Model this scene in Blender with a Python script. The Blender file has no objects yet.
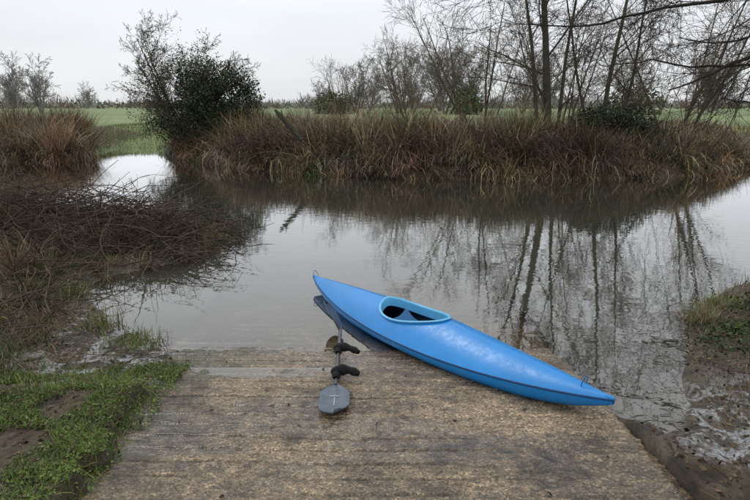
import bpy, math, numpy as np
from mathutils import Vector, Matrix
rng=np.random.default_rng(7)
S=bpy.context.scene
# ------------------------------------------------------------ helpers
def link(o): S.collection.objects.link(o); return o
def mk(name,V,F,mat=None,col=None,smooth=False,parent=None,attrs=None):
    V=np.asarray(V,dtype=np.float32).reshape(-1,3)
    me=bpy.data.meshes.new(name)
    me.vertices.add(len(V)); me.vertices.foreach_set('co',V.ravel())
    if not isinstance(F,list): F=[F]
    F=[np.asarray(f,dtype=np.int32) for f in F if len(f)]
    idx=np.concatenate([f.ravel() for f in F])
    st=[];o=0
    for f in F:
        k=f.shape[1]; st.append(o+np.arange(len(f))*k); o+=f.size
    st=np.concatenate(st).astype(np.int32)
    me.loops.add(len(idx)); me.loops.foreach_set('vertex_index',idx)
    me.polygons.add(len(st)); me.polygons.foreach_set('loop_start',st)
    me.update(calc_edges=True)
    if smooth: me.polygons.foreach_set('use_smooth',np.ones(len(st),dtype=bool))
    if col is not None:
        c=np.ones((len(V),4),dtype=np.float32); c[:,:3]=col
        a=me.color_attributes.new('Col','FLOAT_COLOR','POINT'); a.data.foreach_set('color',c.ravel())
    if attrs:
        for k,v in attrs.items():
            a=me.attributes.new(k,'FLOAT','POINT'); a.data.foreach_set('value',np.asarray(v,dtype=np.float32))
    if mat: me.materials.append(mat)
    ob=link(bpy.data.objects.new(name,me))
    if parent: ob.parent=parent
    return ob
_T=np.random.default_rng(3).random((256,256))
def vn(x,y,sc=1.,seed=0):
    x=np.asarray(x)/sc+seed*17.3; y=np.asarray(y)/sc+seed*9.7
    xi=np.floor(x).astype(int); yi=np.floor(y).astype(int); fx=x-xi; fy=y-yi
    fx=fx*fx*(3-2*fx); fy=fy*fy*(3-2*fy)
    g=lambda a,b:_T[a%256,b%256]
    return (g(xi,yi)*(1-fx)+g(xi+1,yi)*fx)*(1-fy)+(g(xi,yi+1)*(1-fx)+g(xi+1,yi+1)*fx)*fy
def fbm(x,y,sc,seed=0,o=4):
    r=0;a=.5
    for i in range(o): r=r+a*vn(x,y,sc/2**i,seed+i); a*=.5
    return r/(1-.5**o)
def ss(a,b,x):
    t=np.clip((np.asarray(x)-a)/(b-a),0,1); return t*t*(3-2*t)
def grid_faces(nr,nc,base=0):
    i=np.arange(nr-1)[:,None]; j=np.arange(nc-1)[None]
    a=(i*nc+j).ravel()+base
    return np.stack([a,a+1,a+nc+1,a+nc],1)
# ------------------------------------------------------------ materials
def nodes(name):
    m=bpy.data.materials.new(name); m.use_nodes=True
    nt=m.node_tree; b=nt.nodes['Principled BSDF']; return m,nt,b
def N(nt,t,**k):
    n=nt.nodes.new(t)
    for a,v in k.items():
        if a in n.inputs: n.inputs[a].default_value=v
        else: setattr(n,a,v)
    return n
def L(nt,a,b): nt.links.new(a,b)
def attr_mat(name,rough=.8,var=0,scale=30,spec=.25):
    m,nt,b=nodes(name)
    a=N(nt,'ShaderNodeAttribute',attribute_name='Col')
    if var:
        tc=N(nt,'ShaderNodeTexCoord'); no=N(nt,'ShaderNodeTexNoise',Scale=scale,Detail=2.)
        L(nt,tc.outputs['Object'],no.inputs['Vector'])
        mr=N(nt,'ShaderNodeMapRange'); mr.inputs[1].default_value=.3;mr.inputs[2].default_value=.7
        mr.inputs[3].default_value=1-var; mr.inputs[4].default_value=1+var
        L(nt,no.outputs['Fac'],mr.inputs[0])
        mx=N(nt,'ShaderNodeVectorMath',operation='SCALE'); L(nt,a.outputs['Color'],mx.inputs[0]); L(nt,mr.outputs[0],mx.inputs['Scale'])
        L(nt,mx.outputs[0],b.inputs['Base Color'])
    else: L(nt,a.outputs['Color'],b.inputs['Base Color'])
    b.inputs['Roughness'].default_value=rough
    b.inputs['Specular IOR Level'].default_value=spec
    return m
def plain(name,c,rough=.5,spec=.5,metal=0,var=.1,scale=20,bump=0.,bs=200.,rv=0):
    m,nt,b=nodes(name)
    tc=N(nt,'ShaderNodeTexCoord'); no=N(nt,'ShaderNodeTexNoise',Scale=scale,Detail=5.)
    L(nt,tc.outputs['Object'],no.inputs['Vector'])
    r=N(nt,'ShaderNodeValToRGB'); r.color_ramp.elements[0].position=.3; r.color_ramp.elements[1].position=.7
    r.color_ramp.elements[0].color=(*[x*(1-var) for x in c],1); r.color_ramp.elements[1].color=(*[min(1,x*(1+var)) for x in c],1)
    L(nt,no.outputs['Fac'],r.inputs[0]); L(nt,r.outputs[0],b.inputs['Base Color'])
    b.inputs['Roughness'].default_value=rough; b.inputs['Specular IOR Level'].default_value=spec; b.inputs['Metallic'].default_value=metal
    if rv:
        n3=N(nt,'ShaderNodeTexNoise',Scale=14.,Detail=8.,Roughness=.75);L(nt,tc.outputs['Object'],n3.inputs['Vector'])
        mr=N(nt,'ShaderNodeMapRange');mr.inputs[1].default_value=.35;mr.inputs[2].default_value=.65;mr.inputs[3].default_value=rough-rv;mr.inputs[4].default_value=rough+rv;L(nt,n3.outputs['Fac'],mr.inputs[0]);L(nt,mr.outputs[0],b.inputs['Roughness'])
    if bump:
        n2=N(nt,'ShaderNodeTexNoise',Scale=bs,Detail=3.); L(nt,tc.outputs['Object'],n2.inputs['Vector'])
        bp=N(nt,'ShaderNodeBump',Strength=bump,Distance=.01); L(nt,n2.outputs['Fac'],bp.inputs['Height']); L(nt,bp.outputs[0],b.inputs['Normal'])
    return m
M_reed=attr_mat('dry_reed',.75)
M_grass=attr_mat('grass_blade',.6)
M_leaf=attr_mat('leaf',.55)
M_bark=attr_mat('bark',.9,.3,12)
# ------------------------------------------------------------ water outline (metres, water level z=0)
P=np.array([(-1.72,4.78),(-1.0,4.6),(1.5,4.5),(1.60,4.1),(1.62,3.62),(1.70,3.42),(1.86,3.36),(2.08,3.5),(2.30,3.9),(2.42,4.25),(2.72,4.8),(3.0,5.4),(3.7,6.15),(4.5,6.75),
 (6.0,7.3),(8.5,7.6),(13,8),(45,10),(45,28),(25,25.5),(15,22.5),(12.3,19.8),(9.9,17.7),(8.2,17.2),(6.35,16.7),(5,16.9),(3.5,16.5),(2.1,16.9),(.72,16.9),(-1.06,17.8),(-2.2,18.2),(-3.7,19.1),(-5.8,21.2),(-7.5,23.3),(-9.6,26),
 (-10.6,29),(-12.4,29),(-12.0,25.5),(-10.9,22.9),(-11.8,21.6),(-14,22),(-40,25),(-40,17),(-15,14.5),(-8.1,12.4),(-6.3,11.4),(-4.05,10.3),(-2.9,9.7),(-2.35,9.1),(-2.5,8.3),(-2.75,7.7),(-3.3,7.1),(-3.35,6.5),(-2.95,5.9),(-2.5,5.45),(-2.05,5.15)])
def sd(x,y):
    x=np.asarray(x,dtype=float);y=np.asarray(y,dtype=float)
    d2=np.full(x.shape,1e18); ins=np.zeros(x.shape,bool)
    for i in range(len(P)):
        ax,ay=P[i];bx,by=P[(i+1)%len(P)]; ex,ey=bx-ax,by-ay
        t=np.clip(((x-ax)*ex+(y-ay)*ey)/(ex*ex+ey*ey),0,1)
        d2=np.minimum(d2,(x-ax-t*ex)**2+(y-ay-t*ey)**2)
        c=((ay>y)!=(by>y)); xx=ax+(y-ay)*ex/(ey if abs(ey)>1e-9 else 1e-9)
        ins^=(c&(x<xx))
    d=np.sqrt(d2); return np.where(ins,-d,d)
RX0,RX1,RS,RY=-1.82,1.60,.09,4.78
def ramp_z(y): return RS*(RY-np.clip(y,-3,20))
def height(x,y,s=None):
    if s is None: s=sd(x,y)
    s=s+(fbm(x,y,1.2,5)-.5)*.25*ss(.2,2,np.abs(x)-1.2)
    far=ss(12.,14.5,y); sp=np.maximum(s,0)
    nearA=.02+.10*(1-np.exp(-sp/1.2))+.35*ss(1.5,6,sp)+.25*ss(7,10,y)*(1-np.exp(-sp/.8))
    nearA=nearA+RS*np.clip(RY-y,0,7)*.95
    gap=ss(-8.6,-9.4,x)*ss(-15,-13,x)
    land=nearA*(1-far)+((.75-.35*gap)*(1-np.exp(-sp/.6))+.02)*far
    land=land+(fbm(x,y,.5,2)-.5)*.10*ss(0,.4,sp)*(1-.3*far)+(fbm(x,y,.12,9,3)-.5)*.028*(1-far)
    lo=ss(-1.2,-1.5,x)*ss(-3.8,-3.3,x)*ss(3.7,4.2,y)*ss(6.2,5.5,y)
    land=land*(1-.6*lo)-.012*lo
    ro=ss(1.7,1.9,x)*ss(3.8,3.2,x)*ss(2.65,2.9,y)*ss(4.5,3.6,y)
    land=land*(1-.72*ro)+ .006*ro
    bed=-.9*(1-np.exp(np.minimum(s,0)/1.3))-.02+(fbm(x,y,.4,8)-.5)*.04
    k=ss(-.12,.12,s); h=bed*(1-k)+land*k
    e=-1.60+.16*(vn(y,y*0,.25,4)-.5)+.14*(vn(y,y*0,.08,6)-.5)-.22*ss(4.2,4.9,y)+.14*ss(3.4,2.4,y)
    inn=ss(e-.03,e+.05,x)*(1-ss(RX1-.02,RX1+.03,x))*ss(8.6,8.1,y)
    h=h*(1-inn)+np.minimum(h,ramp_z(y)-.09)*inn
    lip=ss(e-.3,e-.02,x)*(1-ss(e-.02,e+.04,x))*ss(5.0,4.6,y)
    h=np.where(lip>0,np.maximum(h,(ramp_z(y)+.018)-(1-lip)*.05),h)
    # crumbly mud banked against the right edge of the slipway
    cr_=ss(1.60,1.64,x)*ss(2.3,1.8,x)*ss(3.75,3.4,y)*ss(1.5,2.2,y)
    h=h+cr_*((fbm(x,y,.16,61,3)-.5)*.09+(fbm(x,y,.05,62,2)-.5)*.03)
    return h
def spaced(segs):
    o=[]
    for a,b,n in segs: o.append(np.linspace(a,b,n,endpoint=False))
    return np.concatenate(o)
g=(1.14**np.arange(1,34)); 
xs=spaced([(-16,-5,80),(-5,-1.9,110),(-1.9,1.5,130),(1.5,3.4,110),(3.4,6,60),(6,16.01,70)])
ext=np.cumsum(g*.3); xs=np.concatenate([-16-ext[::-1],xs,16+ext])
ys=spaced([(-8,2,30),(2,6.5,240),(6.5,12,110),(12,31,150)]); ys=np.concatenate([ys,31+np.cumsum(1.14**np.arange(0,36)*.3)])
X,Y=np.meshgrid(xs,ys); s_=sd(X,Y); Z=height(X,Y,s_)
farw=ss(13,15,Y)
C=np.zeros(X.shape+(3,))
mud=np.array([.038,.028,.019]); mud2=np.array([.080,.060,.039]); grn=np.array([.055,.085,.016]); fld=np.array([.165,.21,.09]); silt=np.array([.11,.088,.055]);straw=np.array([.14,.10,.055])
n1=fbm(X,Y,.8,11)[...,None]; n2=fbm(X,Y,.15,12)[...,None]
C[:]=mud*(1-ss(.4,.65,n2))+mud2*ss(.4,.65,n2)
gm=(ss(.42,.58,n1)*ss(.3,.6,n2)*ss(.3,.9,s_)[...,None])*(ss(-1.2,-1.6,X)[...,None])
C=C*(1-gm)+grn*gm
fm=ss(13,15,Y)[...,None]
C=C*(1-fm)+(straw*.5)*fm
ff=(farw*np.maximum(ss(4.,7.,s_),ss(-8.8,-9.4,X)*ss(-13,-12,X)*ss(24,26,Y)))[...,None]
C=C*(1-ff)+(fld*(.75+.5*fbm(X,Y,9,3)[...,None]))*ff
uw=ss(.02,-.1,s_)[...,None]; C=C*(1-uw)+silt*uw
wet=ss(.9,.0,s_)*(1-farw)
ice=(ss(-1.45,-1.65,X)*ss(-3.5,-3.1,X)*ss(3.75,4.15,Y)*ss(6.0,5.5,Y)+.85*ss(1.8,2.0,X)*ss(3.3,2.8,X)*ss(2.8,3.1,Y)*ss(4.3,3.8,Y))
M_ground,nt,b=nodes('ground')
a=N(nt,'ShaderNodeAttribute',attribute_name='Col');aw=N(nt,'ShaderNodeAttribute',attribute_name='wet');ai=N(nt,'ShaderNodeAttribute',attribute_name='ice')
tc=N(nt,'ShaderNodeTexCoord')
no=N(nt,'ShaderNodeTexNoise',Scale=14.,Detail=6.,Roughness=.65);L(nt,tc.outputs['Object'],no.inputs['Vector'])
nb=N(nt,'ShaderNodeTexNoise',Scale=45.,Detail=5.,Roughness=.7);L(nt,tc.outputs['Object'],nb.inputs['Vector'])
mr=N(nt,'ShaderNodeMapRange');mr.inputs[1].default_value=.3;mr.inputs[2].default_value=.7;mr.inputs[3].default_value=.45;mr.inputs[4].default_value=1.6
L(nt,no.outputs['Fac'],mr.inputs[0]);sc=N(nt,'ShaderNodeVectorMath',operation='SCALE');L(nt,a.outputs['Color'],sc.inputs[0]);L(nt,mr.outputs[0],sc.inputs['Scale'])
ni=N(nt,'ShaderNodeTexNoise',Scale=4.2,Detail=9.,Roughness=.72,Distortion=.8);L(nt,tc.outputs['Object'],ni.inputs['Vector'])
mi=N(nt,'ShaderNodeMapRange');mi.inputs[1].default_value=.485;mi.inputs[2].default_value=.55;L(nt,ni.outputs['Fac'],mi.inputs[0])
mm=N(nt,'ShaderNodeMath',operation='MULTIPLY');L(nt,mi.outputs[0],mm.inputs[0]);L(nt,ai.outputs['Fac'],mm.inputs[1])
icr=N(nt,'ShaderNodeValToRGB');e=icr.color_ramp.elements;e[0].position=.38;e[0].color=(.16,.16,.165,1);e[1].position=.64;e[1].color=(.58,.60,.63,1);L(nt,nb.outputs['Fac'],icr.inputs[0])
mx=N(nt,'ShaderNodeMix',data_type='RGBA');L(nt,mm.outputs[0],mx.inputs[0]);L(nt,sc.outputs[0],mx.inputs[6]);L(nt,icr.outputs[0],mx.inputs[7])
L(nt,mx.outputs[2],b.inputs['Base Color'])
mrr=N(nt,'ShaderNodeMapRange');mrr.inputs[3].default_value=.9;mrr.inputs[4].default_value=.32;L(nt,aw.outputs['Fac'],mrr.inputs[0])
mr4=N(nt,'ShaderNodeMix',data_type='FLOAT');L(nt,mm.outputs[0],mr4.inputs[0]);L(nt,mrr.outputs[0],mr4.inputs[2]);mr4.inputs[3].default_value=.15;L(nt,mr4.outputs[0],b.inputs['Roughness'])
bp=N(nt,'ShaderNodeBump',Strength=.75,Distance=.025);L(nt,nb.outputs['Fac'],bp.inputs['Height']);L(nt,bp.outputs[0],b.inputs['Normal'])
mk('ground',np.stack([X,Y,Z],-1),grid_faces(*X.shape),M_ground,C.reshape(-1,3),True,attrs={'wet':wet.ravel(),'ice':ice.ravel()})
# ------------------------------------------------------------ water
wx=spaced([(-16,-4,60),(-4,4,160),(4,16.01,60)]);wx=np.concatenate([[-45,-30,-20],wx,[20,30,48]])
wy=spaced([(2.6,7,110),(7,31,120)]);WX,WY=np.meshgrid(wx,wy)
gh=height(WX,WY); rmask=(WX>RX0)&(WX<RX1)&(WY<8); gh=np.where(rmask,np.maximum(gh,ramp_z(WY)),gh)
depth=np.clip(-gh,0,2)
M_water,nt,b=nodes('water'); nt.nodes.remove(b); out=nt.nodes['Material Output']
ad=N(nt,'ShaderNodeAttribute',attribute_name='depth')
tc=N(nt,'ShaderNodeTexCoord');mp=N(nt,'ShaderNodeMapping');mp.inputs['Scale'].default_value=(1.,1.5,1.);L(nt,tc.outputs['Object'],mp.inputs['Vector'])
w1=N(nt,'ShaderNodeTexNoise',Scale=4.2,Detail=2.,Roughness=.5,Distortion=.4);L(nt,mp.outputs[0],w1.inputs['Vector'])
w2=N(nt,'ShaderNodeTexNoise',Scale=.4,Detail=2.);L(nt,mp.outputs[0],w2.inputs['Vector'])
ml=N(nt,'ShaderNodeMath',operation='MULTIPLY');L(nt,w1.outputs['Fac'],ml.inputs[0]);L(nt,w2.outputs['Fac'],ml.inputs[1])
bp=N(nt,'ShaderNodeBump',Strength=.07,Distance=.04);L(nt,ml.outputs[0],bp.inputs['Height'])
fr=N(nt,'ShaderNodeFresnel',IOR=1.33);L(nt,bp.outputs[0],fr.inputs['Normal'])
fm_=N(nt,'ShaderNodeMath',operation='MULTIPLY_ADD',use_clamp=True);L(nt,fr.outputs[0],fm_.inputs[0]);fm_.inputs[1].default_value=1.6;fm_.inputs[2].default_value=.07
gl=N(nt,'ShaderNodeBsdfGlossy',Roughness=.02);gl.inputs['Color'].default_value=(1,1,1,1);L(nt,bp.outputs[0],gl.inputs['Normal'])
tr=N(nt,'ShaderNodeBsdfTransparent');tr.inputs['Color'].default_value=(.92,.90,.83,1)
df=N(nt,'ShaderNodeBsdfDiffuse');df.inputs['Color'].default_value=(.056,.056,.042,1)
e1=N(nt,'ShaderNodeMath',operation='MULTIPLY');L(nt,ad.outputs['Fac'],e1.inputs[0]);e1.inputs[1].default_value=-3.6
e2=N(nt,'ShaderNodeMath',operation='EXPONENT');L(nt,e1.outputs[0],e2.inputs[0])
mb=N(nt,'ShaderNodeMixShader');L(nt,e2.outputs[0],mb.inputs[0]);L(nt,df.outputs[0],mb.inputs[1]);L(nt,tr.outputs[0],mb.inputs[2])
mo=N(nt,'ShaderNodeMixShader');L(nt,fm_.outputs[0],mo.inputs[0]);L(nt,mb.outputs[0],mo.inputs[1]);L(nt,gl.outputs[0],mo.inputs[2]);L(nt,mo.outputs[0],out.inputs['Surface'])
mk('river_water',np.stack([WX,WY,WX*0],-1),grid_faces(*WX.shape),M_water,None,True,attrs={'depth':depth.ravel()})
# ------------------------------------------------------------ slipway
nx,ny=230,560
rx=np.linspace(RX0,RX1,nx)
ry=np.concatenate([np.linspace(-2,2,30,endpoint=False),np.linspace(2,5.6,560,endpoint=False),np.linspace(5.6,8,60)])
RXg,RYg=np.meshgrid(rx,ry)
wob=(fbm(RXg,RYg*.3,.8,21)-.5)*.05+RXg*.016+(fbm(RXg,RYg,.10,23)-.5)*.024
sp_=.150
q=(RYg+wob)/sp_
fq=q-np.floor(q); dg=np.minimum(fq,1-fq)*sp_; sgn=np.where(fq<.5,1,-1)*dg
row=np.floor(q+.5).astype(int)
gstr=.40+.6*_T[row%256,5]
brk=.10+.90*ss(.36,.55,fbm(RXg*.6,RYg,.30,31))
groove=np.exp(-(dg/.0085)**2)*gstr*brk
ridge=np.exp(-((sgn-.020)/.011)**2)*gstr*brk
pit=ss(.62,.75,fbm(RXg,RYg,.05,71,3))*ss(.4,.6,fbm(RXg,RYg,.5,73))
RZ=ramp_z(RYg)-groove*.011+ridge*.006-pit*.006+(fbm(RXg,RYg,.06,25,3)-.5)*.014+(fbm(RXg,RYg,.9,27)-.5)*.014
pud=np.exp(-(((RXg+.93)/.42)**2+((RYg-4.22-.04*RXg)/.075)**2)); RZ=RZ-pud*.014
edge=ss(RX1-.05-.05*fbm(RYg,RYg*0,.2,3),RX1,RXg); RZ=RZ-edge*.05*fbm(RXg,RYg,.1,2)
base=np.array([.285,.215,.140]);dark=np.array([.080,.062,.044])
t=np.clip(.38+1.3*(fbm(RXg,RYg,.5,33)-.5)+1.0*(fbm(RXg*.45,RYg,.09,35)-.5)+.8*(fbm(RXg,RYg,.06,36,3)-.5)+.20*ss(3.8,2.4,RYg),0,1)[...,None]
RC=base*(1-t)+dark*t
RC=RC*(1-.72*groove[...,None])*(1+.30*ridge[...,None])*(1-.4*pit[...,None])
RC=RC*(1-.35*ss(-.9,-1.7,RXg)[...,None]*ss(.35,.6,fbm(RXg,RYg,.35,37))[...,None])
ms_=(ss(.55,.7,fbm(RXg,RYg,.45,75))*ss(-.6,-1.7,RXg)*.5)[...,None];RC=RC*(1-ms_)+np.array([.06,.075,.025])*ms_
wl=ss(4.1,4.75,RYg)[...,None];RC=RC*(1-.10*wl)
rwet=np.clip(ss(3.9,4.6,RYg)*.8+ss(.48,.58,fbm(RXg*.5,RYg,.35,39))*.9+pud,0,1)
RC=RC*(1-.22*rwet[...,None])
M_ramp,nt,b=nodes('slipway_concrete')
a=N(nt,'ShaderNodeAttribute',attribute_name='Col');tc=N(nt,'ShaderNodeTexCoord')
vo=N(nt,'ShaderNodeTexVoronoi',Scale=78.);L(nt,tc.outputs['Object'],vo.inputs['Vector'])
no=N(nt,'ShaderNodeTexNoise',Scale=110.,Detail=4.);L(nt,tc.outputs['Object'],no.inputs['Vector'])
sp=N(nt,'ShaderNodeSeparateColor');L(nt,vo.outputs['Color'],sp.inputs[0])
rp=N(nt,'ShaderNodeValToRGB');e=rp.color_ramp.elements;e[0].position=0;e[0].color=(.20,.20,.20,1);e[1].position=1;e[1].color=(1.0,.98,.96,1)
x_=rp.color_ramp.elements.new(.3);x_.color=(.38,.375,.37,1);x_=rp.color_ramp.elements.new(.8);x_.color=(.60,.59,.58,1)
L(nt,sp.outputs[0],rp.inputs[0])
mx=N(nt,'ShaderNodeMix',data_type='RGBA',blend_type='MULTIPLY');mx.inputs[0].default_value=1.
L(nt,a.outputs['Color'],mx.inputs[6]);L(nt,rp.outputs[0],mx.inputs[7])
n3=N(nt,'ShaderNodeMapRange');n3.inputs[1].default_value=.3;n3.inputs[2].default_value=.7;n3.inputs[3].default_value=1.0;n3.inputs[4].default_value=3.0;L(nt,no.outputs['Fac'],n3.inputs[0])
s3=N(nt,'ShaderNodeVectorMath',operation='SCALE');L(nt,mx.outputs[2],s3.inputs[0]);L(nt,n3.outputs[0],s3.inputs['Scale']);L(nt,s3.outputs[0],b.inputs['Base Color'])
aw=N(nt,'ShaderNodeAttribute',attribute_name='wet');mw=N(nt,'ShaderNodeMapRange');mw.inputs[3].default_value=.6;mw.inputs[4].default_value=.16;L(nt,aw.outputs['Fac'],mw.inputs[0]);L(nt,mw.outputs[0],b.inputs['Roughness'])
b.inputs['Specular IOR Level'].default_value=.55
ad=N(nt,'ShaderNodeMath',operation='ADD');L(nt,vo.outputs['Distance'],ad.inputs[0]);L(nt,no.outputs['Fac'],ad.inputs[1])
ms=N(nt,'ShaderNodeMapRange');ms.inputs[3].default_value=.8;ms.inputs[4].default_value=.25;L(nt,aw.outputs['Fac'],ms.inputs[0])
bp=N(nt,'ShaderNodeBump',Distance=.006);L(nt,ms.outputs[0],bp.inputs['Strength']);L(nt,ad.outputs[0],bp.inputs['Height']);L(nt,bp.outputs[0],b.inputs['Normal'])
V=np.stack([RXg,RYg,RZ],-1).reshape(-1,3);F=grid_faces(*RXg.shape);nv=len(V);R_,C_=RXg.shape
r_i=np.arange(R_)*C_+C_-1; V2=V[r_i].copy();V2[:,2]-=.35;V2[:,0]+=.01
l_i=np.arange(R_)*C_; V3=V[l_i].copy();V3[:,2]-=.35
f2=np.stack([r_i[:-1],nv+np.arange(R_-1),nv+np.arange(1,R_),r_i[1:]],1)
f3=np.stack([l_i[:-1],l_i[1:],nv+R_+np.arange(1,R_),nv+R_+np.arange(R_-1)],1)
cc=RC.reshape(-1,3);rw=rwet.ravel()
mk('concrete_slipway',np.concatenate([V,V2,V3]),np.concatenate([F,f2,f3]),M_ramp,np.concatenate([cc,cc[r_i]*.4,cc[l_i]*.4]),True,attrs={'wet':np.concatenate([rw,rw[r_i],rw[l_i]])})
px_=np.linspace(-1.55,-.35,60);py_=np.linspace(4.08,4.34,20);PX,PY=np.meshgrid(px_,py_)
mk('rain_puddle',np.stack([PX,PY,ramp_z(4.22)-.0045+0*PY],-1),grid_faces(*PX.shape),M_water,None,True,attrs={'depth':np.full(PX.size,.004)})
# ------------------------------------------------------------ blades / leaves / tubes
def blades(roots,head,th0,th1,Ln,W,col,nseg=3):
    n=len(roots); hv=np.stack([np.cos(head),np.sin(head),0*head],1)
    wd=head+np.pi/2+(rng.random(n)-.5)*1.6
    wv=np.stack([np.cos(wd),np.sin(wd),0*wd],1)
    p=roots.copy(); Vs=[];tt=np.linspace(0,1,nseg+1)
    for i,t in enumerate(tt):
        w=(W*(1-.85*t**1.5))[:,None]*wv*.5
        Vs.append(p-w);Vs.append(p+w)
        th=(th0+th1*(t+.5/nseg))[:,None]
        p=p+(Ln/nseg)[:,None]*(np.sin(th)*hv+np.cos(th)*np.array([0,0,1.]))
    V=np.stack(Vs,1); k=2*(nseg+1)
    b=(np.arange(n)*k)[:,None]
    F=np.concatenate([b+np.array([[2*i,2*i+1,2*i+3,2*i+2]]) for i in range(nseg)])
    return V.reshape(-1,3),F,np.repeat(col,k,axis=0)
def leaves(c,size,col,asp=.6,up=0.):
    n=len(c); a=rng.normal(size=(n,3)); a/=np.linalg.norm(a,axis=1)[:,None]
    b=rng.normal(size=(n,3)); 
    if up: 
        a[:,2]*=(1-up); a/=np.linalg.norm(a,axis=1)[:,None]; b[:,2]*=(1-up)
    b-=a*(a*b).sum(1)[:,None]; b/=np.linalg.norm(b,axis=1)[:,None]
    s=size[:,None]; V=np.stack([c-a*s,c+b*s*asp-a*s*.1,c+a*s,c-b*s*asp-a*s*.1],1)
    F=(np.arange(n)*4)[:,None]+np.arange(4)[None]
    return V.reshape(-1,3),F,np.repeat(col,4,axis=0)
def join(parts):
    V=[];F=[];C=[];o=0
    for v,f,c in parts:
        V.append(v);F.append(f+o);C.append(c);o+=len(v)
    return np.concatenate(V),np.concatenate(F),np.concatenate(C)
def tubes(paths,sides=5):
    groups={}
    for p in paths: groups.setdefault((len(p[0]),p[3] if len(p)>3 else sides),[]).append(p)
    parts=[]
    for (n,sd_),ps in groups.items():
        Pt=np.array([p[0] for p in ps]);R=np.array([p[1] for p in ps]);Cc=np.array([p[2] for p in ps])
        T=np.gradient(Pt,axis=1);T/=np.linalg.norm(T,axis=2)[...,None]+1e-9
        ref=np.where(np.abs(T[:,:1,2:3])>.9,np.array([1.,0,0]),np.array([0,0,1.]))
        U=np.cross(T,np.broadcast_to(ref,T.shape));U/=np.linalg.norm(U,axis=2)[...,None]+1e-9;W=np.cross(T,U)
        an=np.arange(sd_)*2*np.pi/sd_
        V=Pt[:,:,None]+R[:,:,None,None]*(np.cos(an)[None,None,:,None]*U[:,:,None]+np.sin(an)[None,None,:,None]*W[:,:,None])
        B=len(ps); i=np.arange(n-1)[:,None];j=np.arange(sd_)[None];j2=(j+1)%sd_
        f=np.stack([i*sd_+j,i*sd_+j2,(i+1)*sd_+j2,(i+1)*sd_+j],-1).reshape(-1,4)
        F=(np.arange(B)*n*sd_)[:,None,None]+f[None]
        parts.append((V.reshape(-1,3),F.reshape(-1,4),np.repeat(Cc,n*sd_,axis=0)))
    return join(parts)
def unit(v): return v/(math.sqrt(float(np.dot(v,v)))+1e-9)
def wander(st,d,ln,n,wob,bias):
    d=unit(np.asarray(d,float)); D=np.empty((n,3));D[0]=0
    R=rng.normal(size=(n,3))*wob;R[:,2]+=bias
    ds=d+np.cumsum(R,axis=0)[:n-1];ds/=np.sqrt((ds**2).sum(1))[:,None]+1e-9
    D[1:]=ds*ln/(n-1);return st+np.cumsum(D,axis=0)
def grow(paths,pts,r0,r1,lev,maxlev,prm,col,colt):
    n=len(pts); rad=np.linspace(r0,r1,n)
    k=lev/max(1,maxlev); c=np.array(col)*(1-k)+np.array(colt)*k
    c=c*(.8+.4*rng.random())
    paths.append((pts,rad,c,[8,5,4,3,3,3][min(lev,5)]))
    if lev>=maxlev: return
    ln=np.sqrt((np.diff(pts,axis=0)**2).sum(1)).sum()
    nch=prm['n'][lev]; nch=max(1,int(round(nch*(.7+.6*rng.random()))))
    for i in range(nch):
        t=prm['start'][lev]+(1-prm['start'][lev])*((i+rng.random())/nch)
        f=t*(n-1);j=min(int(f),n-2);p=pts[j]+(pts[j+1]-pts[j])*(f-j);T=unit(pts[j+1]-pts[j])
        a=math.radians(prm['ang'][lev]*(.6+.8*rng.random()))
        r=rng.normal(size=3);r=unit(r-T*np.dot(r,T)); d=T*math.cos(a)+r*math.sin(a)
        cl=ln*prm['len'][lev]*(.6+.8*rng.random())*(1-.45*t)
        rr=(r0+(r1-r0)*t)*prm['rr']*(.7+.5*rng.random()); rr=max(rr,prm['rmin'])
        np_=[7,6,5,4,4][min(lev+1,4)]
        grow(paths,wander(p,d,cl,np_,prm['wob'],prm['bias'][lev]),rr,max(rr*.35,prm['rmin']*.6),lev+1,maxlev,prm,col,colt)
def tree(name,paths,parent=None,extra=None):
    V,F,C=tubes(paths)
    o=mk(name,V,F,M_bark,C,True)
    if extra:
        v,f,c=join(extra); mk('foliage',v,f,M_leaf,c,False,parent=o)
    return o
def gz(x,y): return float(height(np.array([x]),np.array([y]))[0])
def jit(n,base,v=.25,hue=.08):
    b=np.asarray(base,dtype=float)
    if b.ndim==1: b=np.tile(b,(n,1))
    return np.clip(b*(1+v*rng.normal(size=(n,1)))*(1+hue*rng.normal(size=(n,3))),.004,.9)
def scatter(n,x0,x1,y0,y1,smin,smax,extra=None):
    x=rng.uniform(x0,x1,n);y=rng.uniform(y0,y1,n)
    if extra is not None: m=extra(x,y);x=x[m];y=y[m]
    s=sd(x,y);m=(s>smin)&(s<smax)
    x=x[m];y=y[m];s=s[m];return x,y,s,height(x,y,s)
STR=np.array([.43,.335,.21]);ST2=np.array([.30,.22,.135]);BRN=np.array([.18,.13,.085]);RED=np.array([.20,.115,.07]);GRY=np.array([.25,.22,.18]);DRK=np.array([.065,.048,.034]);GRN=np.array([.09,.11,.035])
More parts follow.
